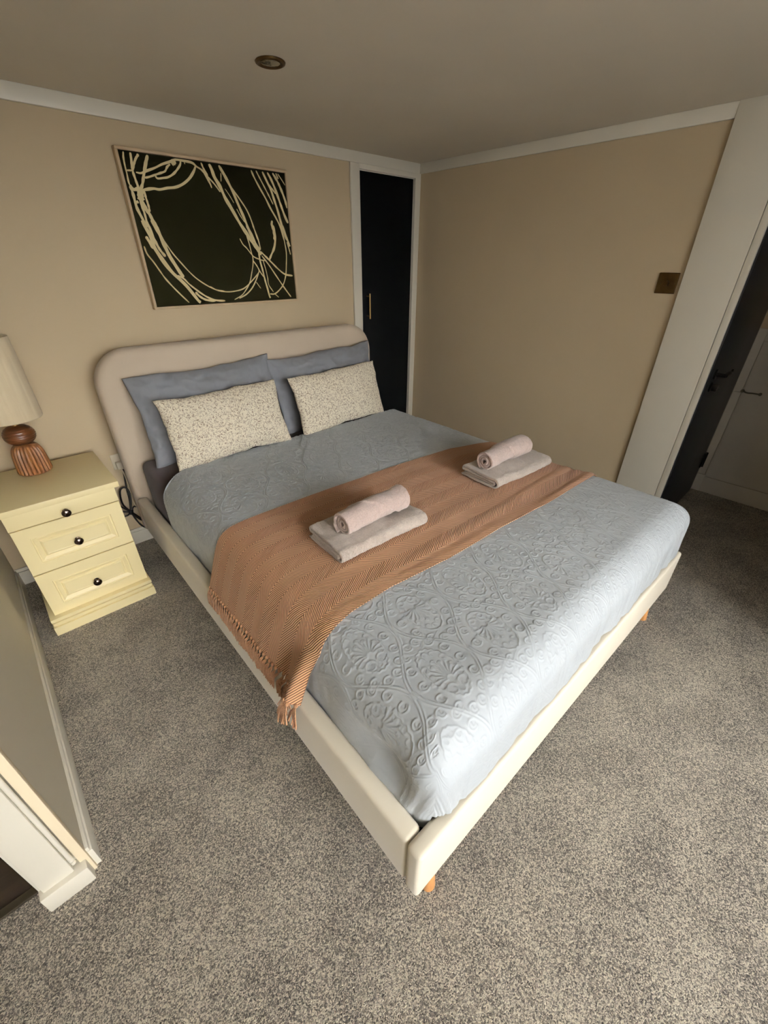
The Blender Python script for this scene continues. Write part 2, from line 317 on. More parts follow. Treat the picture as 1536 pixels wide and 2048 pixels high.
# partition end: cream plaster edge, architrave with bead, plinth block
struct(boxes('trim_5', [(-2.832, -1.562, 0, -2.8115, -1.545, H)], 'cream_paint', bev=.002))
bm = bmesh.new(); add_box(bm, -2.912, -1.572, 0, -2.845, -1.545, H, .004)
tube(bm, [(-2.839, -1.566, .11), (-2.839, -1.566, H)], .0055, 10)
for zz in (.098, .112): tube(bm, [(-2.839, -1.566, zz-.006), (-2.839, -1.566, zz+.006)], .0058, 10)
add_box(bm, -2.92, -1.56, 0, -2.909, -1.50, H, .002)
struct(bm_obj('trim_6', bm, 'trim'))
struct(boxes('trim_7', [(-2.921, -1.587, 0, -2.819, -1.545, .070)], 'trim', bev=.004))
# cupboard door in the back wall
struct(boxes('trim_8', [(-.60, -.014, 0, -.530, .0, H-.053), (-.535, -.014, 1.872, -.0, .0, H-.052), (-.05, -.014, 0, 0, .0, 1.873)], 'trim', bev=.002))
d1 = struct(empty('door_1', (-.29, .0, 0)))
boxes('door_panel', [(-.24, .006, .01, .238, .035, 1.868)], 'cupdark', d1, bev=.002)
boxes('door_stop', [(-.245, .001, 1.868, .245, .012, 1.8755), (.238, .001, 0, .245, .012, 1.868)], 'trim', d1)
bm = bmesh.new(); tube(bm, [(0, -.034, -.078), (0, -.034, .078)], .0055, 14)
for s in (-.062, .062): tube(bm, [(0, 0, s), (0, -.034, s)], .004, 12)
ho = bm_obj('door_handle', bm, 'brass', d1); ho.location = (-.186, .006, 1.137)
# dark hall door beyond the post, closed against the hall side wall
d2 = struct(empty('door_2', (.44, -1.955, 0)))
boxes('door_panel', [(-.44, -.028, .008, .385, .005, 1.88)], 'doordark', d2, bev=.002)
bm = bmesh.new(); rose = Matrix.Translation((-.345, -.028, .925))
tube(bm, [(-.345, -.028, .925), (-.345, -.036, .925)], .026, 24)
tube(bm, [(-.345, -.03, .925), (-.345, -.075, .925)], .009, 14)
tube(bm, spline([(-.345, -.072, .925), (-.30, -.078, .932), (-.26, -.078, .925), (-.225, -.074, .935)], 14), lambda s: .0095-.004*s, 12)
bm_obj('door_handle', bm, 'blackmetal', d2)
bm = bmesh.new(); tube(bm, [(-.345, -.028, .862), (-.345, -.036, .862)], .024, 24); add_box(bm, -.35, -.062, .845, -.34, -.03, .879, .003); add_box(bm, -.345, -.062, .856, -.315, -.05, .868, .004)
bm_obj('thumb_turn', bm, 'blackmetal', d2)
for zz in (.245, 1.6):
    bm = bmesh.new(); add_box(bm, .36, -.034, zz-.052, .40, -.026, zz+.052, .001); tube(bm, [(.392, -.036, zz-.052), (.392, -.036, zz+.052)], .007, 12)
    bm_obj('hinge', bm, 'blackmetal', d2)
struct(boxes('trim_9', [(.828, -1.978, 0, .892, -1.925, H)], 'hallwhite', bev=.003))
# hall cupboard, built in
cup = empty('built_in_cupboard', (.895, -2.40, 0))
tag(cup, 'low white built-in cupboard with a latch, beyond the dark door in the hallway', 'cupboard')
bm = bmesh.new()
add_box(bm, -.003, -.42, .0, -.0005, .422, 1.07, .0005)
add_box(bm, -.010, .380, .125, -.003, .436, .70, .002); add_box(bm, -.018, .380, .703, -.003, .436, 1.07, .002)
add_box(bm, -.012, -.42, 0, -.003, .436, .112, .002); add_box(bm, -.018, -.42, 1.005, -.003, .380, 1.07, .002); add_box(bm, -.014, .375, 0, -.003, .436, .124, .002)
bm_obj('cupboard_frame', bm, 'hallwhite', cup)
cdoor = box('cupboard_door', -.016, -.42, .117, -.004, .376, 1.0, 'hallwhite', cup, .002)
bm = bmesh.new(); tube(bm, spline([(-.024, .372, .712), (-.030, .35, .706), (-.030, .32, .708), (-.026, .285, .708)], 12), .0045, 10)
tube(bm, [(-.014, .375, .712), (-.026, .375, .712)], .010, 16); tube(bm, [(-.014, .285, .708), (-.028, .285, .708)], .009, 16)
bm_obj('latch', bm, 'steel', cup)
struct(boxes('trim_10', [(.890, -2.86, 1.07, .8945, -1.93, H)], 'wall'))

# light switch (brass plate on the right wall)
sw_ = empty('light_switch', (0, -1.672, 1.272)); tag(sw_, 'square antique brass dimmer switch on the right wall beside the white post', 'light switch')
bm = bmesh.new(); add_box(bm, -.007, -.044, 0, 0, .044, .088, .0025, 3); bm_obj('plate', bm, 'antique', sw_)
bm = bmesh.new(); tube(bm, [(-.006, 0, .044), (-.020, 0, .044)], .011, 20); tube(bm, [(-.019, 0, .044), (-.022, 0, .044)], .009, 20); bm_obj('dimmer_knob', bm, 'antique', sw_)
for s in (-1, 1):
    bm = bmesh.new(); tube(bm, [(-.0065, s*.031, .044), (-.009, s*.031, .044)], .004, 12); bm_obj('screw', bm, 'antique', sw_)

# recessed ceiling spotlight
sp_ = empty('ceiling_spotlight', (-1.555, -.80, H)); tag(sp_, 'round recessed ceiling spotlight with dark bronze rim, unlit', 'spotlight')
bm = bmesh.new(); R_ = .048
lathe(bm, [(R_-.002, 0), (R_, -.002), (R_-.002, -.006), (R_-.008, -.008), (.034, -.005), (.032, -.0015), (.030, -.0012)], 56); bm_obj('bezel', bm, 'antique', sp_)
bm = bmesh.new(); lathe(bm, [(.0305, -.0016), (.0305, -.005), (.026, -.0065), (.010, -.0085), (.004, -.009)], 40, flute=lambda th, z, r: r*(1+.05*math.cos(th*12)) if r < .028 else r); bm_obj('lamp_lens', bm, 'lens', sp_)

# ---------------------------------------------------------------- picture
PX0, PX1, PZ0, PZ1 = -1.851, -1.0568, 1.2098, 1.80
pic = empty('framed_picture', ((PX0+PX1)/2, 0, PZ0)); tag(pic, 'large dark abstract painting with cream brush lines in a pale wood frame above the headboard', 'picture')
def PB(x0, z0, x1, z1, y0, y1): cx = (PX0+PX1)/2; return (x0-cx, y0, z0-PZ0, x1-cx, y1, z1-PZ0)
fw_ = .011; e = .010
boxes('frame', [PB(PX0-e, PZ0-e, PX1+e, PZ0-e+fw_, -.036, -.001), PB(PX0-e, PZ1+e-fw_, PX1+e, PZ1+e, -.036, -.001), PB(PX0-e, PZ0-e+fw_, PX0-e+fw_, PZ1+e-fw_, -.036, -.001), PB(PX1+e-fw_, PZ0-e+fw_, PX1+e, PZ1+e-fw_, -.036, -.001)], 'framewood', pic, bev=.001)
cv = boxes('canvas', [PB(PX0+.003, PZ0+.003, PX1-.003, PZ1-.003, -.030, -.004)], 'canvas', pic, bev=.001)
V = []; F = []
for k, (w, pts) in enumerate(STROKES):
    P = spline([(a/1000, c/1000) for a, c in pts], max(6, len(pts)*5)); y = -.0306-.00002*k; w = w/1000*1.02; n = len(P)
    T = np.gradient(P, axis=0); T /= np.linalg.norm(T, axis=1)[:, None]+1e-9; Nn = np.stack([-T[:, 1], T[:, 0]], 1)
    tt = np.linspace(0, 1, n); ww = w*(.85+.15*np.array([noise.noise(Vector((k*3.1, q*9, 0))) for q in tt])*2.2)*np.clip(np.minimum(tt, 1-tt)*12+.55, 0, 1)
    b0 = len(V); cx = (PX0+PX1)/2
    L_ = P+Nn*ww[:, None]; R2 = P-Nn*ww[:, None]
    for q in range(n):
        for S_ in (L_[q], R2[q]):
            X = min(max(S_[0], .005), PX1-PX0-.005); Z = min(max(S_[1], .005), PZ1-PZ0-.005); V.append((PX0+X-cx, y, Z)); 
    for q in range(n-1): F.append((b0+2*q, b0+2*q+1, b0+2*q+3, b0+2*q+2))
mesh_obj('brush_lines', V, F, 'paint', cv)

# ---------------------------------------------------------------- bedside cabinet
NX0, NX1 = -2.740, -2.332
ns = empty('bedside_cabinet', (-2.536, -.28, 0)); tag(ns, 'cream three-drawer bedside cabinet with dark round knobs, left of the bed', 'bedside cabinet')
def NB(x0, y0, z0, x1, y1, z1): return (x0+2.536, y0+.28, z0, x1+2.536, y1+.28, z1)
boxes('carcass', [NB(-2.717, -.483, .05, -2.353, -.065, .579)], 'cream_cab', ns, bev=.001)
bm = bmesh.new(); add_box(bm, *NB(-2.753, -.505, .5795, -2.320, -.063, .605), bev=.003, seg=2)
tb = bm_obj('top', bm, 'cream_cab', ns)
# front moulding under the top board
boxes('top_moulding', [NB(-2.720, -.4985, .517, -2.340, -.4835, .5795)], 'cream_cab', ns, bev=.001)
pl = []
for (z0, z1, o_) in ((0, .044, .040), (.044, .050, .030), (.050, .064, .036), (.064, .071, .026), (.071, .087, .038)): pl.append(NB(-2.7+.0-.0-o_+(-.001), -.489-o_+.0, z0, -2.372+o_, -.063, z1))
bm = bmesh.new()
for b_ in pl: add_box(bm, *b_, bev=.0022)
bm_obj('plinth', bm, 'cream_cab', ns)
def knob(parent, x, y, z):
    bm = bmesh.new(); mt = Matrix.Translation((x, y, z)) @ Matrix.Rotation(PI/2, 4, 'X')
    lathe(bm, [(.011, 0), (.0105, .002), (.006, .004), (.0055, .011), (.011, .014), (.0155, .018), (.0168, .022), (.0155, .0255), (.012, .0275), (.0115, .0268), (.006, .0295), (.001, .030)], 28, mt)
    return bm_obj('knob', bm, 'pewter', parent)
def drawer(z0, z1, panel):
    x0, x1 = -2.718, -2.3415; yf = -.5015; yb = -.484
    bm = bmesh.new()
    if not panel:
        pass
    cx, cz = (x0+x1)/2, (z0+z1)/2; hx, hz = (x1-x0)/2, (z1-z0)/2
    # concentric profile rings: (inset from edge of front, depth)
    ring = [(0, .0155), (0, .0012), (.0012, 0)]
    ix, iz = .047, (.045 if panel else 0)
    if panel: ring += [(ix-.0, 0, iz), (ix+.002, .0036, iz+.002), (ix+.0055, .0040, iz+.0055), (ix+.008, .0018, iz+.008), (ix+.020, .0078, iz+.020), (ix+.0235, .0084, iz+.0235), (ix+.0255, .0050, iz+.0255), (ix+.031, .0008, iz+.031), (ix+.034, .0016, iz+.034)]
    R = []
    for r_ in ring:
        a = r_[0]; d = r_[1]; c = r_[2] if len(r_) > 2 else a
        R.append([bm.verts.new((cx+sx*(hx-a)+2.536, yf+d+.28, cz+sz*(hz-c))) for sx, sz in ((-1, -1), (1, -1), (1, 1), (-1, 1))])
    for i in range(len(R)-1):
        for k in range(4): bm.faces.new([R[i][k], R[i][(k+1) % 4], R[i+1][(k+1) % 4], R[i+1][k]])
    bm.faces.new(R[-1]); bm.faces.new(R[0][::-1])
    o = bm_obj('drawer', bm, 'cream_cab', ns, auto=14)
    return o
dz = [(.305, .514, True), (.088, .300, True)]
tm = [o for o in ns.children if o.name.startswith('top_moulding')][0]
tm.name = 'drawer'
knob(tm, 2.536-2.529, -.4985+.28, .538)
for (z0, z1, pn), kz in zip(dz, (.402, .180)):
    o = drawer(z0, z1, pn); knob(o, 2.536-2.530, -.500+.28, kz)

# ---------------------------------------------------------------- table lamp
LX, LY = -2.558, -.150
lamp = empty('table_lamp', (LX, LY, .605)); tag(lamp, 'table lamp with fluted brown wood base and linen drum shade, on the bedside cabinet', 'lamp')
bm = bmesh.new()
prof = [(.040, 0), (.058, .001), (.0625, .006), (.0625, .02), (.061, .05), (.0585, .08), (.055, .098), (.049, .113), (.040, .123), (.028, .129), (.014, .131), (.002, .131)]
pp = spline(prof, 60)
lathe(bm, [tuple(q) for q in pp], 240, flute=lambda th, z, r: r*(1-.10*(1-abs(math.cos(th*11)))*min(1, (z+.004)/.02)*min(1, max(0, (.134-z)/.03))))
bm_obj('fluted_base', bm, 'lampwood', lamp)
bm = bmesh.new(); pr = []
for k in range(60):
    a = -PI/2+PI*k/59; z = .168+.041*math.sin(a); r = .0565*max(.02, math.cos(a))**.75; pr.append((r*(1+.016*math.cos(z*2*PI/.0085)), z))
lathe(bm, pr, 72); bm_obj('ribbed_ball', bm, 'darkturned', lamp)
bm = bmesh.new(); tube(bm, [(0, 0, .20), (0, 0, .30)], .012, 16); tube(bm, [(0, 0, .30), (0, 0, .34)], .017, 16); bm_obj('lamp_holder', bm, 'brass', lamp)
n = 160; V = []; hs = [.238, .2381, .24, .27, .35, .45, .53, .550, .5525]
prof = [(.1035, .238), (.1050, .2375), (.1060, .240), (.1058, .30), (.1045, .40), (.1025, .50), (.1008, .548), (.1000, .551), (.0985, .550), (.0985, .545), (.1003, .49), (.1025, .40), (.1035, .30), (.1035, .238)]
for r, z in prof:
    for k in range(n):
        th = 2*PI*k/n; w = .0012*noise.noise(Vector((math.cos(th)*5, math.sin(th)*5, z*3))) + .0008*noise.noise(Vector((math.cos(th)*18, math.sin(th)*18, z*4)))
        V.append(((r+w)*math.cos(th), (r+w)*math.sin(th), z))
F = [(i*n+k, i*n+(k+1) % n, (i+1)*n+(k+1) % n, (i+1)*n+k) for i in range(len(prof)-1) for k in range(n)]
mesh_obj('lamp_shade', V, F, 'shade', lamp, smooth=True)

# ---------------------------------------------------------------- socket and coiled cable behind the bed
so = empty('wall_socket', (-2.18, 0, .46)); tag(so, 'beige wall socket half hidden behind the headboard', 'socket')
box('faceplate', -.073, -.008, 0, .073, 0, .082, 'socket', so, .003)
bm = bmesh.new(); add_box(bm, -.017, -.03, -.02, .017, 0, .02, .006, 3); tube(bm, spline([(0, -.02, -.018), (.004, -.025, -.05), (.006, -.02, -.12), (.0, -.02, -.2), (.012, -.02, -.28), (.03, -.022, -.34)], 24), .003, 8)
plg = bm_obj('plug', bm, 'socket'); plg.location = (-2.225, -.0085, .485); tag(plg, 'pale plug and thin lead hanging from the socket by the headboard', 'plug')
bm = bmesh.new(); c = Vector((-2.252, -.035, .215))
loops = [[(0, 0, 0), (-.02, 0, .05), (-.012, .004, .11), (.008, 0, .125), (.02, 0, .10), (.014, -.003, .05), (0, 0, 0)],
         [(0, 0, 0), (-.03, 0, .04), (-.055, .003, .072), (-.06, .003, .055), (-.04, 0, .02), (0, 0, 0)],
         [(0, 0, 0), (-.03, 0, .015), (-.06, 0, .02), (-.055, 0, -.005), (-.02, 0, -.012), (0, 0, 0)],
         [(0, 0, 0), (.01, 0, -.05), (.03, 0, -.095), (.05, 0, -.105), (.042, 0, -.07), (.02, 0, -.03), (0, 0, 0)],
         [(0, 0, 0), (.018, 0, -.04), (.045, 0, -.075), (.062, .004, -.10), (.052, .004, -.112), (.02, 0, -.08), (0, 0, 0)],
         [(0, 0, 0), (.02, .004, .02), (.035, .01, .0), (.05, .01, -.03), (.07, .012, -.05)],
         [(0, 0, 0), (.012, .006, .06), (.018, .012, .12), (.03, .018, .2)]]
for L_ in loops: tube(bm, [c+Vector(q)*1.2 for q in spline(L_, 28)], .0042, 8)
tube(bm, [c+Vector((-.004, 0, -.012)), c+Vector((.004, 0, .012))], .011, 12)
cb = bm_obj('coiled_cable', bm, 'cableblack'); tag(cb, 'black cable coiled and tied, hanging between cabinet and bed', 'cable')

# ---------------------------------------------------------------- bed (its own frame: x across, y towards the headboard)
BX, BY, BR = -2.2642, -2.2157, math.radians(-1.0118)
BMAT = Matrix.Translation((BX, BY, 0)) @ Matrix.Rotation(BR, 4, 'Z')
def in_bed(name, x, y, z): p = BMAT @ Vector((x, y, z)); return empty(name, p, BR)
def place(o, x, y, z, rz=0):
    """mesh built around (0,0,0) put at bed-frame coordinates"""
    o.location = BMAT @ Vector((x, y, z)); o.rotation_euler = (0, 0, BR+rz); return o
bed = in_bed('bed_frame', 0, 0, 0); tag(bed, 'low upholstered bed frame in cream velvet with a rounded headboard and beech legs', 'bed')
def soft_box(name, x0, y0, z0, x1, y1, z1, mat, r=.012):
    bm = bmesh.new(); add_box(bm, x0, y0, z0, x1, y1, z1, r, 4); return bm_obj(name, bm, mat, bed)
soft_box('footboard', 0, 0, .15, 1.6, .0405, .3515, 'bedfab', .011)
soft_box('side_rail', .002, .042, .152, .050, 2.03, .350, 'bedfab', .012)
soft_box('side_rail', 1.550, .042, .152, 1.598, 2.03, .350, 'bedfab', .012)
# headboard: extruded rounded outline with a soft pillowed edge
HW, HZ0, HZ1, RR, HD = 1.6, .152, 1.062, .165, .075
def hb_outline(ins):
    P = [(ins, HZ0)]; r = max(RR-ins, .01)
    for k in range(25): a = PI-PI/2*k/24; P.append((RR+r*math.cos(a), HZ1-RR+r*math.sin(a)))
    for k in range(25): a = PI/2-PI/2*k/24; P.append((HW-RR+r*math.cos(a), HZ1-RR+r*math.sin(a)))
    P.append((HW-ins, HZ0)); return P
bm = bmesh.new(); rings = []
prof = [(.004, HD), (0, HD-.006), (0, .030), (.0025, .018), (.009, .008), (.020, .002), (.034, 0)]
for ins, y in prof: rings.append([bm.verts.new((x, 2.035+y, z)) for x, z in hb_outline(ins)])
n = len(rings[0])
for i in range(len(rings)-1):
    for k in range(n-1): bm.faces.new([rings[i][k], rings[i][k+1], rings[i+1][k+1], rings[i+1][k]])
    bm.faces.new([rings[i][n-1], rings[i][0], rings[i+1][0], rings[i+1][n-1]])
bm.faces.new(rings[-1]); bm.faces.new(rings[0][::-1]); bm_obj('headboard', bm, 'headfab', bed, auto=60)
for lx, ly in ((.085, .052), (1.515, .052), (.085, 1.97), (1.515, 1.97)):
    bm = bmesh.new(); s = 1 if lx < 1 else -1; t_ = -1 if ly < 1 else 1
    tube(bm, [(lx, ly, .20), (lx, ly+t_*.005, .152), (lx-s*.002, ly+t_*.024, .0)], lambda u: .025-.006*u, 24); bm_obj('leg', bm, 'beech', bed)
bm = bmesh.new(); add_box(bm, .06, .05, .235, 1.54, 2.02, .262, .004); bm_obj('slat_base', bm, 'dirt', bed)

# mattress in its dark fitted sheet
n1_, n2_ = 120, 150
def rounded_slab(x0, x1, y0, y1, z0, z1, r, nu, nv, disp):
    """closed rounded slab as a lat-long style wrapped grid: bmesh box, bevelled and subdivided"""
    bm = bmesh.new(); add_box(bm, x0, y0, z0, x1, y1, z1, r, 5); return bm
mt_bm = bmesh.new(); add_box(mt_bm, 0, 0, 0, 1.475, 1.955, .286, .035, 5)
bmesh.ops.subdivide_edges(mt_bm, edges=[e_ for e_ in mt_bm.edges if e_.calc_length() > .3], cuts=24, use_grid_fill=True)
for v in mt_bm.verts:
    w_ = min(1, max(0, (1.74-v.co.y)/.10)); w_ = w_*w_*(3-2*w_)
    if w_ > 0 and v.co.z > .12:
        core = Vector((min(max(v.co.x, .155), 1.475-.10), max(v.co.y, .13), min(v.co.z, .286-.118))); d_ = v.co-core
        if d_.length > .105: v.co = v.co.lerp(core+d_*(.105/d_.length), w_)
    q = v.co*6; v.co.z += .004*noise.noise(q)*(1 if v.co.z > .1 else 0); v.co.x += .005*noise.noise(q+Vector((9, 0, 0)))*(1 if v.co.x < .05 else 0)
mat_o = bm_obj('mattress', mt_bm, 'sheet'); place(mat_o, .063, .062, .2625); tag(mat_o, 'mattress under a dark brown fitted sheet, bare at the head of the bed', 'mattress')

# ---------------------------------------------------------------- quilt surface
QZ = .572
SIDES = dict(L=(.052, .115), R=(1.598, .062), F=(.017, .10), B=(1.745, .010))
qx0 = SIDES['L'][0]+SIDES['L'][1]; qx1 = SIDES['R'][0]-SIDES['R'][1]; qy0 = SIDES['F'][0]+SIDES['F'][1]; qy1 = SIDES['B'][0]-SIDES['B'][1]
DROP = dict(L=.262, R=.205, F=.212, B=.016)
def arc_total(k): R = SIDES[k][1]; return R*PI/2+max(0, DROP[k]-R)
def prof_arc(s, R):
    th = np.clip(s/R, 0, PI/2); off = R*np.sin(th); dr = R*(1-np.cos(th)); ex = np.maximum(s-R*PI/2, 0); return off, dr+ex
def sstep(x): x = np.clip(x, 0, 1); return x*x*(3-2*x)
def vnoise(x, y, seed=0, oct=3):
    """cheap smooth value noise, vectorised"""
    x = np.asarray(x, float); y = np.asarray(y, float); tot = 0; amp = 1; nrm = 0
    for o_ in range(oct):
        xi = np.floor(x).astype(np.int64); yi = np.floor(y).astype(np.int64); fx = x-xi; fy = y-yi; fx = fx*fx*(3-2*fx); fy = fy*fy*(3-2*fy)
        def hsh(a, b):
            h = (a*374761393+b*668265263+seed*1442695041+o_*97) & 0xffffffff; h = ((h ^ (h >> 13))*1274126177) & 0xffffffff; return ((h ^ (h >> 16)) & 0xffff)/65535*2-1
        v = (hsh(xi, yi)*(1-fx)+hsh(xi+1, yi)*fx)*(1-fy)+(hsh(xi, yi+1)*(1-fx)+hsh(xi+1, yi+1)*fx)*fy
        tot = tot+v*amp; nrm += amp; amp *= .5; x = x*2+7.3; y = y*2+3.1
    return tot/nrm
def quilt_xyz(a, b):
    """a, b: unwrapped cloth coordinates in metres"""
    a = np.asarray(a, float); b = np.asarray(b, float)
    sl = np.maximum(qx0-a, 0); sr = np.maximum(a-qx1, 0); sf = np.maximum(qy0-b, 0); sb = np.maximum(b-qy1, 0)
    sx = sl+sr; RX = np.where(sr > 0, SIDES['R'][1], SIDES['L'][1]); sy = sf+sb; RY = np.where(sb > 0, SIDES['B'][1], SIDES['F'][1])
    s = np.maximum(sx, sy); p = np.where(sr > 0, 7.0, 3.2); p = np.where(sb > 0, 6., p)
    nr = (sx**p+sy**p)**(1/p)+1e-12; wx = sx/nr; wy = sy/nr
    sel = wx/(wx+wy+1e-9); R = RX*sel+RY*(1-sel)
    ox, d1 = prof_arc(s, R); off = ox/R
    x = np.clip(a, qx0, qx1)+np.where(sr > 0, 1, -1)*wx*off*RX; y = np.clip(b, qy0, qy1)+np.where(sb > 0, 1, -1)*wy*off*RY
    z = QZ-d1
    # soft crown and unevenness
    z = z+.004*vnoise(a*3.1, b*3.1, 3)*(s < .02)+.004*vnoise(a*3.1, b*3.1, 3)*np.clip(1-(s-.02)/.1, 0, 1)*(s >= .02)
    z = z-.010*np.clip((x-1.40)/.2, 0, 1)**2*(b > .5)
    # foot face: gathers, growing towards the hem
    g = np.clip(d1/.2, 0, 1)*np.where(sf > 0, 1, 0)*wy
    y = y+g*(.007*vnoise(a*16, a*0+2.2, 5, 2)+.004*vnoise(a*38, b*3, 6, 2))-.004*g
    gl = np.clip(d1/.2, 0, 1)*np.where(sl > 0, 1, 0)*wx
    x = x+gl*(.006*vnoise(b*9, b*0+1, 8, 2)+.003*vnoise(b*30, a*3, 9, 2))
    # tucked left foot corner: hollow above, rolled fold below
    dc = np.exp(-((y-.17)/.085)**2)*gl
    x = x+.044*dc*np.exp(-((z-.435)/.055)**2)-.010*dc*np.exp(-((z-.35)/.022)**2)
    cr = np.exp(-(((a-qx0)+SIDES['L'][1]*1.2)**2+((b-qy0)+SIDES['F'][1]*1.2)**2)/.012)
    # left head corner is pulled round
    pull = sstep((.26-x)/.2)*sstep((b-1.45)/.3); y = y-.075*pull
    pr_ = sstep((x-1.2)/.4)*sstep((b-1.5)/.25); y = y+.02*pr_
    return x, y, z
step = .0022
A0, A1 = qx0-arc_total('L'), qx1+arc_total('R'); B0, B1 = qy0-arc_total('F'), qy1+arc_total('B')
na, nb = int((A1-A0)/step), int((B1-B0)/step)
ga = np.linspace(A0, A1, na); gb = np.linspace(B0, B1, nb); GA, GB = np.meshgrid(ga, gb, indexing='ij')

# embroidered relief drawn in cloth coordinates
hmap = np.zeros((na, nb), np.float32)
def stamp(pts, amp=1.0, sg=.00145, sp=.001):
    P = np.asarray(pts, float); d = np.r_[0, np.cumsum(np.linalg.norm(np.diff(P, axis=0), axis=1))]
    if d[-1] < 1e-6: return
    t_ = np.arange(0, d[-1], sp); X = np.interp(t_, d, P[:, 0]); Y = np.interp(t_, d, P[:, 1])
    fi = (X-A0)/(A1-A0)*(na-1); fj = (Y-B0)/(B1-B0)*(nb-1); da = (A1-A0)/(na-1); db = (B1-B0)/(nb-1)
    i0 = np.round(fi).astype(int); j0 = np.round(fj).astype(int)
    for di in (-2, -1, 0, 1, 2):
        for dj in (-2, -1, 0, 1, 2):
            i = i0+di; j = j0+dj; ok = (i >= 0) & (i < na) & (j >= 0) & (j < nb)
            r2_ = ((i-fi)*da)**2+((j-fj)*db)**2
            np.maximum.at(hmap, (i[ok], j[ok]), (amp*np.exp(-r2_[ok]/(2*sg*sg))).astype(np.float32))
def arc(cx, cy, r, a0, a1, n=22, ry=None): th = np.linspace(a0, a1, n); return np.stack([cx+r*np.cos(th), cy+(ry or r)*np.sin(th)], 1)
PW, PQ = .196, .35
def ogee_x(i, y): return PW/2*i+((-1)**i)*PW/4*.93*np.cos(2*PI*y/PQ)
ys = np.linspace(B0-.05, B1+.05, 900)
for i in range(-3, 40):
    x = ogee_x(i, ys)
    for o_ in (-.0042, .0042): stamp(np.stack([x+o_, ys], 1), 1.0)
def medallion(cx, cy, hx, hy, fl):
    """teardrop medallion inside one ogee"""
    th = np.linspace(0, 2*PI, 160)
    def shape(kx, ky, w=0): return np.stack([cx+hx*kx*np.sin(th), cy+fl*hy*ky*np.cos(th)], 1)
    jag = shape(.50, .55); jag[:, 0] += .0016*np.sin(th*23); jag[:, 1] += .0016*np.cos(th*19); stamp(jag, .85, .0012)
    for k in range(14):
        a = 2*PI*(k+.5)/14; x = cx+hx*.75*math.sin(a); y = cy+fl*hy*.78*math.cos(a); r = .0125
        s0 = a*0+.6+random.uniform(-.5, .5); stamp(arc(x, y, r, s0, s0+4.6, ry=r*.9), .95, .0012); stamp(arc(x+.002, y, r*.45, s0+1.5, s0+4.9, 10), .8, .0011)
    for k in range(11):
        a = -1.5+3.0*k/10; L0, L1 = .010, .040+.007*(k % 2)
        P_ = [(cx+l*math.sin(a*(.7+.3*l/.04)), cy-.030*fl+fl*l*1.35*math.cos(a*(.7+.3*l/.04))) for l in np.linspace(L0, L1, 9)]; stamp(P_, .85, .0012); stamp(arc(P_[-1][0], P_[-1][1], .0042, 0, 5.2, 10), .8, .0011)
    for s in (-1, 1):
        stamp(arc(cx+s*.018, cy-.048*fl, .014, .2, 4.4), .7)
        stamp(arc(cx, cy-fl*hy*.30, .030, PI*.1, PI*.9), .3)
    for k in range(12):
        a = 2*PI*k/12; x = cx+hx*.40*math.sin(a); y = cy+fl*hy*.44*math.cos(a); stamp(arc(x, y, .0065, a, a+3.6, 12), .7, .0011)
    for rr_ in (.052, .057): stamp(arc(cx, cy+fl*hy*.98, rr_, (PI if fl > 0 else 0)+.5, (2*PI if fl > 0 else PI)-.5, 40), .45)
for i in range(-2, 20):
    for j in range(-1, 7):
        for (cx, cy) in ((PW*i+.75*PW, PQ*j), (PW*i+.25*PW, PQ*(j+.5))):
            if A0-.1 < cx < A1+.1 and B0-.1 < cy < B1+.1: medallion(cx, cy, PW*.44, PQ*.40, 1 if (i+j) % 2 else -1)
            jx, jy = cx, cy+PQ*.5  # small stitched squares where the ogees meet
            for q in (-.008, -.0027, .0027, .008):
                stamp([(jx-.009, jy+q), (jx+.009, jy+q)], .6, .0014); stamp([(jx+q, jy-.009), (jx+q, jy+.009)], .6, .0014)
X, Y, Z = quilt_xyz(GA, GB)
P3 = np.stack([X, Y, Z], -1); dA = np.gradient(P3, axis=0); dB = np.gradient(P3, axis=1)
N3 = np.cross(dA, dB); N3 /= np.linalg.norm(N3, axis=-1, keepdims=True)+1e-12
sf = np.maximum(qy0-GB, 0); sl_ = np.maximum(qx0-GA, 0); sr_ = np.maximum(GA-qx1, 0)
fade = (1-.75*sstep((sf-.06)/.08))*(1-.6*sstep((sl_-.10)/.08))*(1-.7*sstep((sr_-.05)/.06))
amp = .0019*(1+1.0*sstep((GB-1.0)/.3))*fade
rel = hmap*amp+.0005*vnoise(GA*28, GB*28, 12, 2)*(1-.3*hmap)
P3 = P3+N3*rel[..., None]
# hem hidden thickness: turn the border inwards a little
qo = mesh_obj('quilt', P3.reshape(-1, 3), grid_faces(na, nb), 'quilt', smooth=True)
place(qo, 0, 0, 0); tag(qo, 'pale blue embossed quilt covering the mattress', 'quilt')

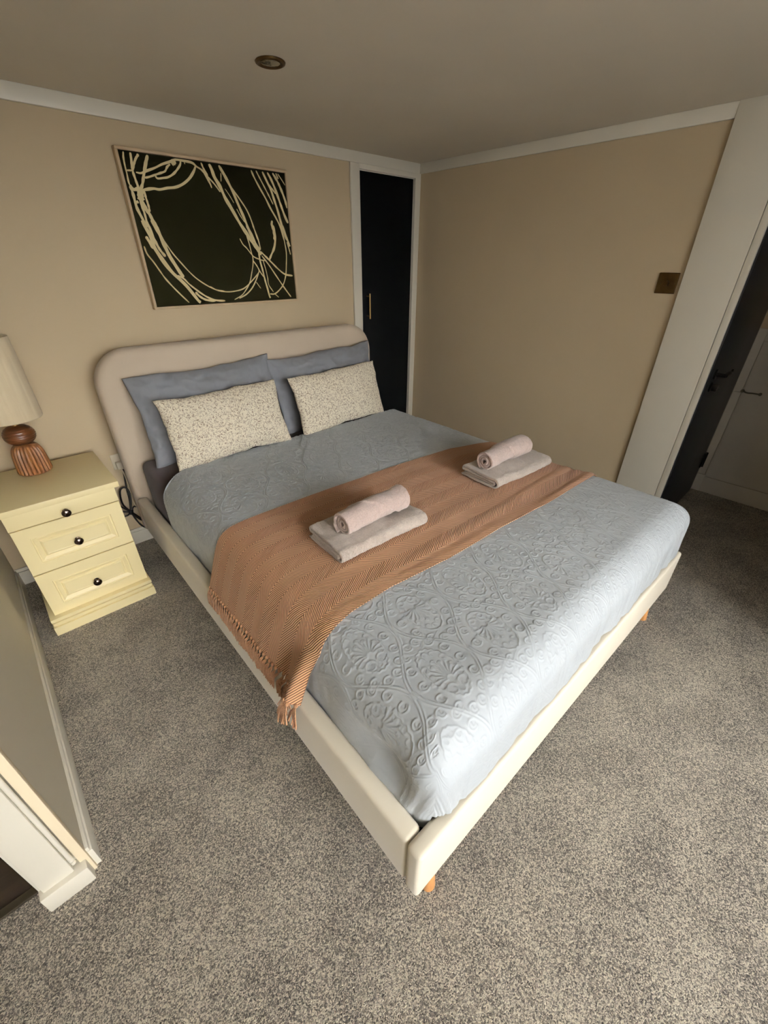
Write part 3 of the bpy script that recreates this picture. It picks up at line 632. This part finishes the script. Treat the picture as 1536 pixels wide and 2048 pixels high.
# ---------------------------------------------------------------- throw
yU = ([-.3, .02, .2, .48, .91, 1.29, 1.48, 1.6, 1.9], [1.090, 1.09, 1.108, 1.108, 1.092, 1.052, 1.0, .955, .94])
yL = ([-.3, .0, .06, .2, .35, .59, .86, 1.16, 1.55, 1.9], [.447, .447, .440, .470, .474, .450, .445, .421, .417, .41])
LP = spline([(0, 0), (.035, .003), (.068, .016), (.092, .042), (.112, .085), (.126, .125), (.136, .155), (.146, .182), (.152, .197)], 200)
LPs = np.r_[0, np.cumsum(np.linalg.norm(np.diff(LP, axis=0), axis=1))]; TL = LPs[-1]
TR_ = .175
def throw_xyz(a, t, lift=.0055):
    """a along the bed width (cloth length), t 0..1 from foot-side edge to head-side edge"""
    ac = np.clip(a, qx0-.3, 1.9); bb = np.interp(ac, *yL)*(1-t)+np.interp(ac, *yU)*t
    x, y, z = quilt_xyz(np.maximum(a, qx0), bb)
    s = np.maximum(qx0-a, 0); ox = np.interp(s, LPs, LP[:, 0]); dz = np.interp(s, LPs, LP[:, 1])
    h = s/TL; x = np.where(s > 0, qx0-ox, x); y = np.where(s > 0, bb, y); z = z-dz
    nx = np.where(s > 0, -np.clip(s/.10, 0, 1), np.where(x > qx1, np.clip((x-qx1)/.062, 0, 1), 0)); nz = np.sqrt(np.clip(1-nx**2, 0, 1))
    # long soft pleats running with the cloth, a roll along the foot-side edge
    rip = .0035*np.maximum(0, np.sin(bb*2*PI/.105+1.3*np.sin(a*2.1)+.4))*(1-.6*np.clip(h, 0, 1))*sstep((a-.1)/.3+.2)*(.35+.65*sstep((.68-bb)/.12))+.0012*vnoise(a*6, bb*9, 21)
    d = lift+rip+.0025*np.exp(-((t-.03)/.03)**2)
    hf = sstep((h-.25)/.75)
    fold = hf*(.040*np.exp(-((bb-.482)/.030)**2)-.010*np.exp(-((bb-.562)/.028)**2)+.005*vnoise(bb*14, bb*0, 31, 2))
    x = x+nx*d-fold*.95; z = z+nz*d+fold*.30
    return x, y, z
nta, ntb = 640, 240
ta = np.linspace(qx0-TL, qx1+TR_, nta); tt = np.linspace(0, 1, ntb); TA, TT = np.meshgrid(ta, tt, indexing='ij')
X, Y, Z = throw_xyz(TA, TT)
U = np.stack([TA, TT*.64], -1).reshape(-1, 2)
V1 = np.stack([X, Y, Z], -1); dA = np.gradient(V1, axis=0); dB = np.gradient(V1, axis=1); N_ = np.cross(dA, dB); N_ /= np.linalg.norm(N_, axis=-1, keepdims=True)+1e-12
V2 = V1-N_*.0038
Vv = np.concatenate([V1.reshape(-1, 3), V2.reshape(-1, 3)]); F1 = grid_faces(nta, ntb); o2 = nta*ntb; F2 = F1[:, ::-1]+o2
rim = np.concatenate([np.arange(ntb), np.arange(1, nta)*ntb+ntb-1, (nta-1)*ntb+np.arange(ntb-2, -1, -1), np.arange(nta-2, 0, -1)*ntb]); rn = np.roll(rim, -1)
F3 = np.stack([rim, rn, rn+o2, rim+o2], 1)
th_o = mesh_obj('throw_blanket', Vv, np.concatenate([F1, F2, F3[:, ::-1]]), 'throw', uv=np.concatenate([U, U]), smooth=True)
place(th_o, 0, 0, 0); tag(th_o, 'tan herringbone throw with a knotted fringe laid across the bed', 'throw')
NTAS = 38
for k in range(NTAS):
    t_ = (k+.5)/NTAS; x, y, z = [float(q) for q in throw_xyz(np.array(qx0-TL), np.array(t_), .003)]
    rt_ = random.Random(k); bm = bmesh.new(); base = Vector((x, y, z)); out = max(0, .018-x)
    corner = t_ < .15
    bmesh.ops.create_icosphere(bm, subdivisions=2, radius=.0062, matrix=Matrix.Translation(base+Vector((-.003, 0, -.003))) @ Matrix.Diagonal((1, .9, 1.3, 1)))
    Lr = rt_.uniform(.056, .072) if not corner else rt_.uniform(.058, .070); dy = rt_.uniform(-.009, .004)
    for q in range(16 if corner else 10):
        aa = rt_.uniform(0, 2*PI); spd = rt_.uniform(.2, 1)*(.0165 if corner else .0105); ey = dy+spd*math.cos(aa)*1.1; ez = spd*math.sin(aa)*.5; l = Lr*rt_.uniform(.8, 1.08)
        e0 = base+Vector((-.004, 0, -.004))
        if not corner: pts_ = [e0, Vector((min(.012, x-.010), y+ey*.4, max(z-.014, .3585)))+Vector((0, 0, abs(ez)*.4)), Vector((-.002-.003*rt_.random(), y+ey*.8, .357+abs(ez)*.3)), Vector((-.0075, y+ey, .345)), Vector((-.009-.004*rt_.random(), y+ey*1.15, .345-max(0, l-.034)))]
        else: pts_ = [e0, e0+Vector((-.007, ey*.4, -.012)), e0+Vector((-.014, ey, -.030)), e0+Vector((-.019+ez, ey*1.4, -.030-max(0, l-.034)))]
        tube(bm, [tuple(w) for w in spline([tuple(w) for w in pts_], 10)], .0019, 5)
    bm_obj('tassel', bm, 'yarn', th_o)

# ---------------------------------------------------------------- pillows and cushions
def cushion(name, w, h, T, mat, loc, lean, twist=0, rollz=0, conc=.06, pinch=.5, wr=.006, seed=1, nu=120, nv=90, uvs=1.0, power=2.6):
    u = np.sin(np.linspace(-PI/2, PI/2, nu)); v = np.sin(np.linspace(-PI/2, PI/2, nv)); u = u*.5+np.linspace(-1, 1, nu)*.5; v = v*.5+np.linspace(-1, 1, nv)*.5
    U_, V_ = np.meshgrid(u, v, indexing='ij')
    x = w/2*U_*(1-conc*.8*(1-V_**2)); y = h/2*V_*(1-conc*(1-U_**2))
    prof = ((1-np.abs(U_)**power)*(1-np.abs(V_)**power)); prof = np.clip(prof, 0, 1)**pinch
    edge = 1-np.minimum(1, np.minimum(1-np.abs(U_), 1-np.abs(V_))*3)
    W1 = wr*vnoise(U_*3.2+seed, V_*2.4, seed, 3)*np.clip(prof*1.4, 0, 1)+wr*.8*vnoise(U_*13, V_*4, seed+5, 2)*edge*(prof > .0)*prof**.3+wr*.35*(1-np.abs(vnoise(U_*5+V_*2, V_*5-U_*2, seed+8, 2))*2)*prof**.5
    f = T/2*prof+W1; bk = -T/2*prof*.8
    sx = .006*vnoise(V_*4+seed, U_*0+seed, seed+2, 2); sy = .010*vnoise(U_*3+seed*2, V_*0, seed+3, 2)
    x = x+sx*np.abs(U_)**3; y = y+sy*np.abs(V_)**3
    Vf = np.stack([x, -f, y], -1).reshape(-1, 3); Vb = np.stack([x, -bk, y], -1).reshape(-1, 3)
    F1 = grid_faces(nu, nv); o_ = nu*nv; F2 = F1[:, ::-1]+o_
    uv = np.stack([x, y], -1).reshape(-1, 2)*uvs+seed*.7
    o = mesh_obj(name, np.concatenate([Vf, Vb]), np.concatenate([F1, F2]), mat, uv=np.concatenate([uv, uv+3.3]), smooth=True)
    bm = bmesh.new(); bm.from_mesh(o.data); bmesh.ops.remove_doubles(bm, verts=bm.verts, dist=.00005); bm.to_mesh(o.data); bm.free()
    o.matrix_world = BMAT @ Matrix.Translation(loc) @ Matrix.Rotation(twist, 4, 'Z') @ Matrix.Rotation(-lean, 4, 'X') @ Matrix.Rotation(rollz, 4, 'Y')
    return o
R_ = math.radians
o = cushion('pillow', .73, .43, .15, 'pillow', (.462, 1.935, .753), R_(17), 0, R_(-1), wr=.018, seed=2, conc=.07, pinch=.55); tag(o, 'grey-blue pillow standing against the headboard, on the cabinet side', 'pillow', 'blue pillows at the headboard')
o = cushion('pillow', .75, .43, .15, 'pillow', (1.168, 1.93, .753), R_(17), 0, R_(-1.5), wr=.018, seed=6, conc=.09, pinch=.55); tag(o, 'grey-blue pillow standing against the headboard, on the dark door side', 'pillow', 'blue pillows at the headboard')
o = cushion('cushion', .60, .325, .135, 'boucle', (.460, 1.775, .722), R_(20), 0, R_(0), wr=.004, seed=3, conc=.06, pinch=.5); tag(o, 'cream flecked oblong cushion in front of the left blue pillow', 'cushion', 'flecked cream cushions')
o = cushion('cushion', .63, .325, .135, 'boucle', (1.150, 1.79, .722), R_(18), R_(3), R_(-1.0), wr=.004, seed=9, conc=.06, pinch=.5); tag(o, 'cream flecked oblong cushion in front of the right blue pillow', 'cushion', 'flecked cream cushions')

# ---------------------------------------------------------------- towels
def ribbon(name, path, th, L, mat, seed, taper=None, nx=170, amp=.0022, flap=None):
    """path: (y,z) centre line of the folded cloth, extruded along x and thickened"""
    P = np.asarray(path); T_ = np.gradient(P, axis=0); T_ /= np.linalg.norm(T_, axis=1)[:, None]; N2 = np.stack([-T_[:, 1], T_[:, 0]], 1); m = len(P)
    arcs = np.r_[0, np.cumsum(np.linalg.norm(np.diff(P, axis=0), axis=1))]
    u = np.linspace(-1, 1, nx); u = np.sign(u)*(1-(1-np.abs(u))**1.5)
    thk = np.minimum(1, np.sqrt(np.clip(1-((np.abs(u)-.97)/.03).clip(0, 1)**2, .02, 1)))
    endr = np.minimum(1, np.sqrt(np.clip(1-(1-np.minimum(np.arange(m), m-1-np.arange(m))/2.5).clip(0, 1)**2, .05, 1)))
    out = []
    for side in (1, -1):
        S_, UU = np.meshgrid(arcs, u, indexing='ij'); off = side*th/2*endr[:, None]*thk[None, :]
        half = L/2+.006*vnoise(S_*9, UU*0, seed, 2)
        x = UU*half; off = off+side*amp*(.45*vnoise(x*40, S_*40, seed+1, 2)+.45*vnoise(x*150, S_*150, seed+7, 2))
        y = P[:, 0][:, None]+N2[:, 0][:, None]*off; z = P[:, 1][:, None]+N2[:, 1][:, None]*off
        if flap is not None: y, z = flap(x, S_, y, z, side)
        y = y+amp*2.4*vnoise(x*7+seed, z*8, seed+3, 2); z = z+amp*2.6*vnoise(x*11, y*13+seed, seed+4, 2)*np.clip(z/.03, 0, 1)
        out.append(np.stack([x, y, z], -1).reshape(-1, 3))
    F1 = grid_faces(m, nx); o_ = m*nx; F2 = F1[:, ::-1]+o_
    rim = np.concatenate([np.arange(nx), np.arange(1, m)*nx+nx-1, (m-1)*nx+np.arange(nx-2, -1, -1), np.arange(m-2, 0, -1)*nx]); rn = np.roll(rim, -1)
    F3 = np.stack([rim, rim+o_, rn+o_, rn], 1)
    o = mesh_obj(name, np.concatenate(out), np.concatenate([F1, F2, F3]), mat, smooth=True)
    bm = bmesh.new(); bm.from_mesh(o.data); bmesh.ops.recalc_face_normals(bm, faces=bm.faces); bm.to_mesh(o.data); bm.free()
    return o
def fold_path(D=.20, hgt=.05):
    l1, l2, l3, l4 = .0068, .0190, .0305, .0430
    pts = [(D, l1+.001), (D*.7, l1), (D*.3, l1), (.024, l1)]
    pts += [(.024-.019*math.sin(a), (l1+l4)/2-(l4-l1)/2*math.cos(a)) for a in np.linspace(.25, PI-.25, 7)]
    pts += [(.024, l4), (D*.3, l4+.001), (D*.7, l4+.001), (D-.01, l4)]
    pts += [(D-.01+.0065*math.sin(a), (l4+l3)/2+(l4-l3)/2*math.cos(a)) for a in np.linspace(.4, PI-.4, 5)]
    pts += [(D-.012, l3), (D*.6, l3), (D*.3, l3), (.030, l3)]
    pts += [(.030-.0065*math.sin(a), (l3+l2)/2+(l3-l2)/2*math.cos(a)) for a in np.linspace(.4, PI-.4, 5)]
    pts += [(.032, l2), (D*.4, l2), (D*.8, l2), (D-.02, l2)]
    return spline([(p[0]-D/2, p[1]) for p in pts], 420)
def roll_path(r0=.008, r1=.041, turns=2.9, ph=0.5):
    th = np.linspace(0, turns*2*PI, 360); r = r0+(r1-r0)*th/th[-1]
    return np.stack([r*np.cos(-th+ph), r*.97*np.sin(-th+ph)], 1)
TZ = QZ+.0095
def roll_flap(L, e0_, es_):
    tot = None
    def f(x, S_, y, z, side):
        mx = S_.max(); k = (mx-S_)/(2*PI*.037)          # 0 at the free end, 1 one turn in
        edge = L*(e0_+es_*k); m_ = sstep((x-edge)/.003)*sstep((1.0-k)/.1)
        rr = np.sqrt(y*y+z*z)+1e-9; g = 1+.0058*m_/rr; return y*g, z*g
    return f
towels = [(.490, .735, -2, .375, .205, .495, .720, 1, .275, 1), (1.288, .705, -2, .400, .200, 1.262, .715, 0, .30, 2)]
for (fx, fy, fr, fl_, fd, rx, ry, rr_, rl, sd) in towels:
    where = ('nearer the fringe' if sd == 1 else 'nearer the right wall')
    f_ = ribbon('folded_towel', fold_path(fd), .0118, fl_, 'terry_grey', sd*11, amp=.0034); place(f_, fx, fy, TZ, R_(fr))
    tag(f_, 'folded grey-beige towel on the throw, '+where+', with a rolled towel on top', 'towel', 'folded bath towels on the throw')
    r_ = ribbon('rolled_towel', roll_path(ph=-1.68), .0106, rl, 'terry_pink', sd*17, amp=.0030, flap=roll_flap(rl, *((-.675, 1.3) if sd == 1 else (-.25, .45)))); place(r_, rx, ry, TZ+.0485+.043, R_(rr_))
    tag(r_, 'rolled dusty pink towel on the folded towel '+where, 'towel', 'rolled hand towels')
for o in bpy.data.objects:
    if o.type == 'MESH' and not o.parent and 'kind' not in o.keys() and 'label' not in o.keys(): print('UNTAGGED', o.name)
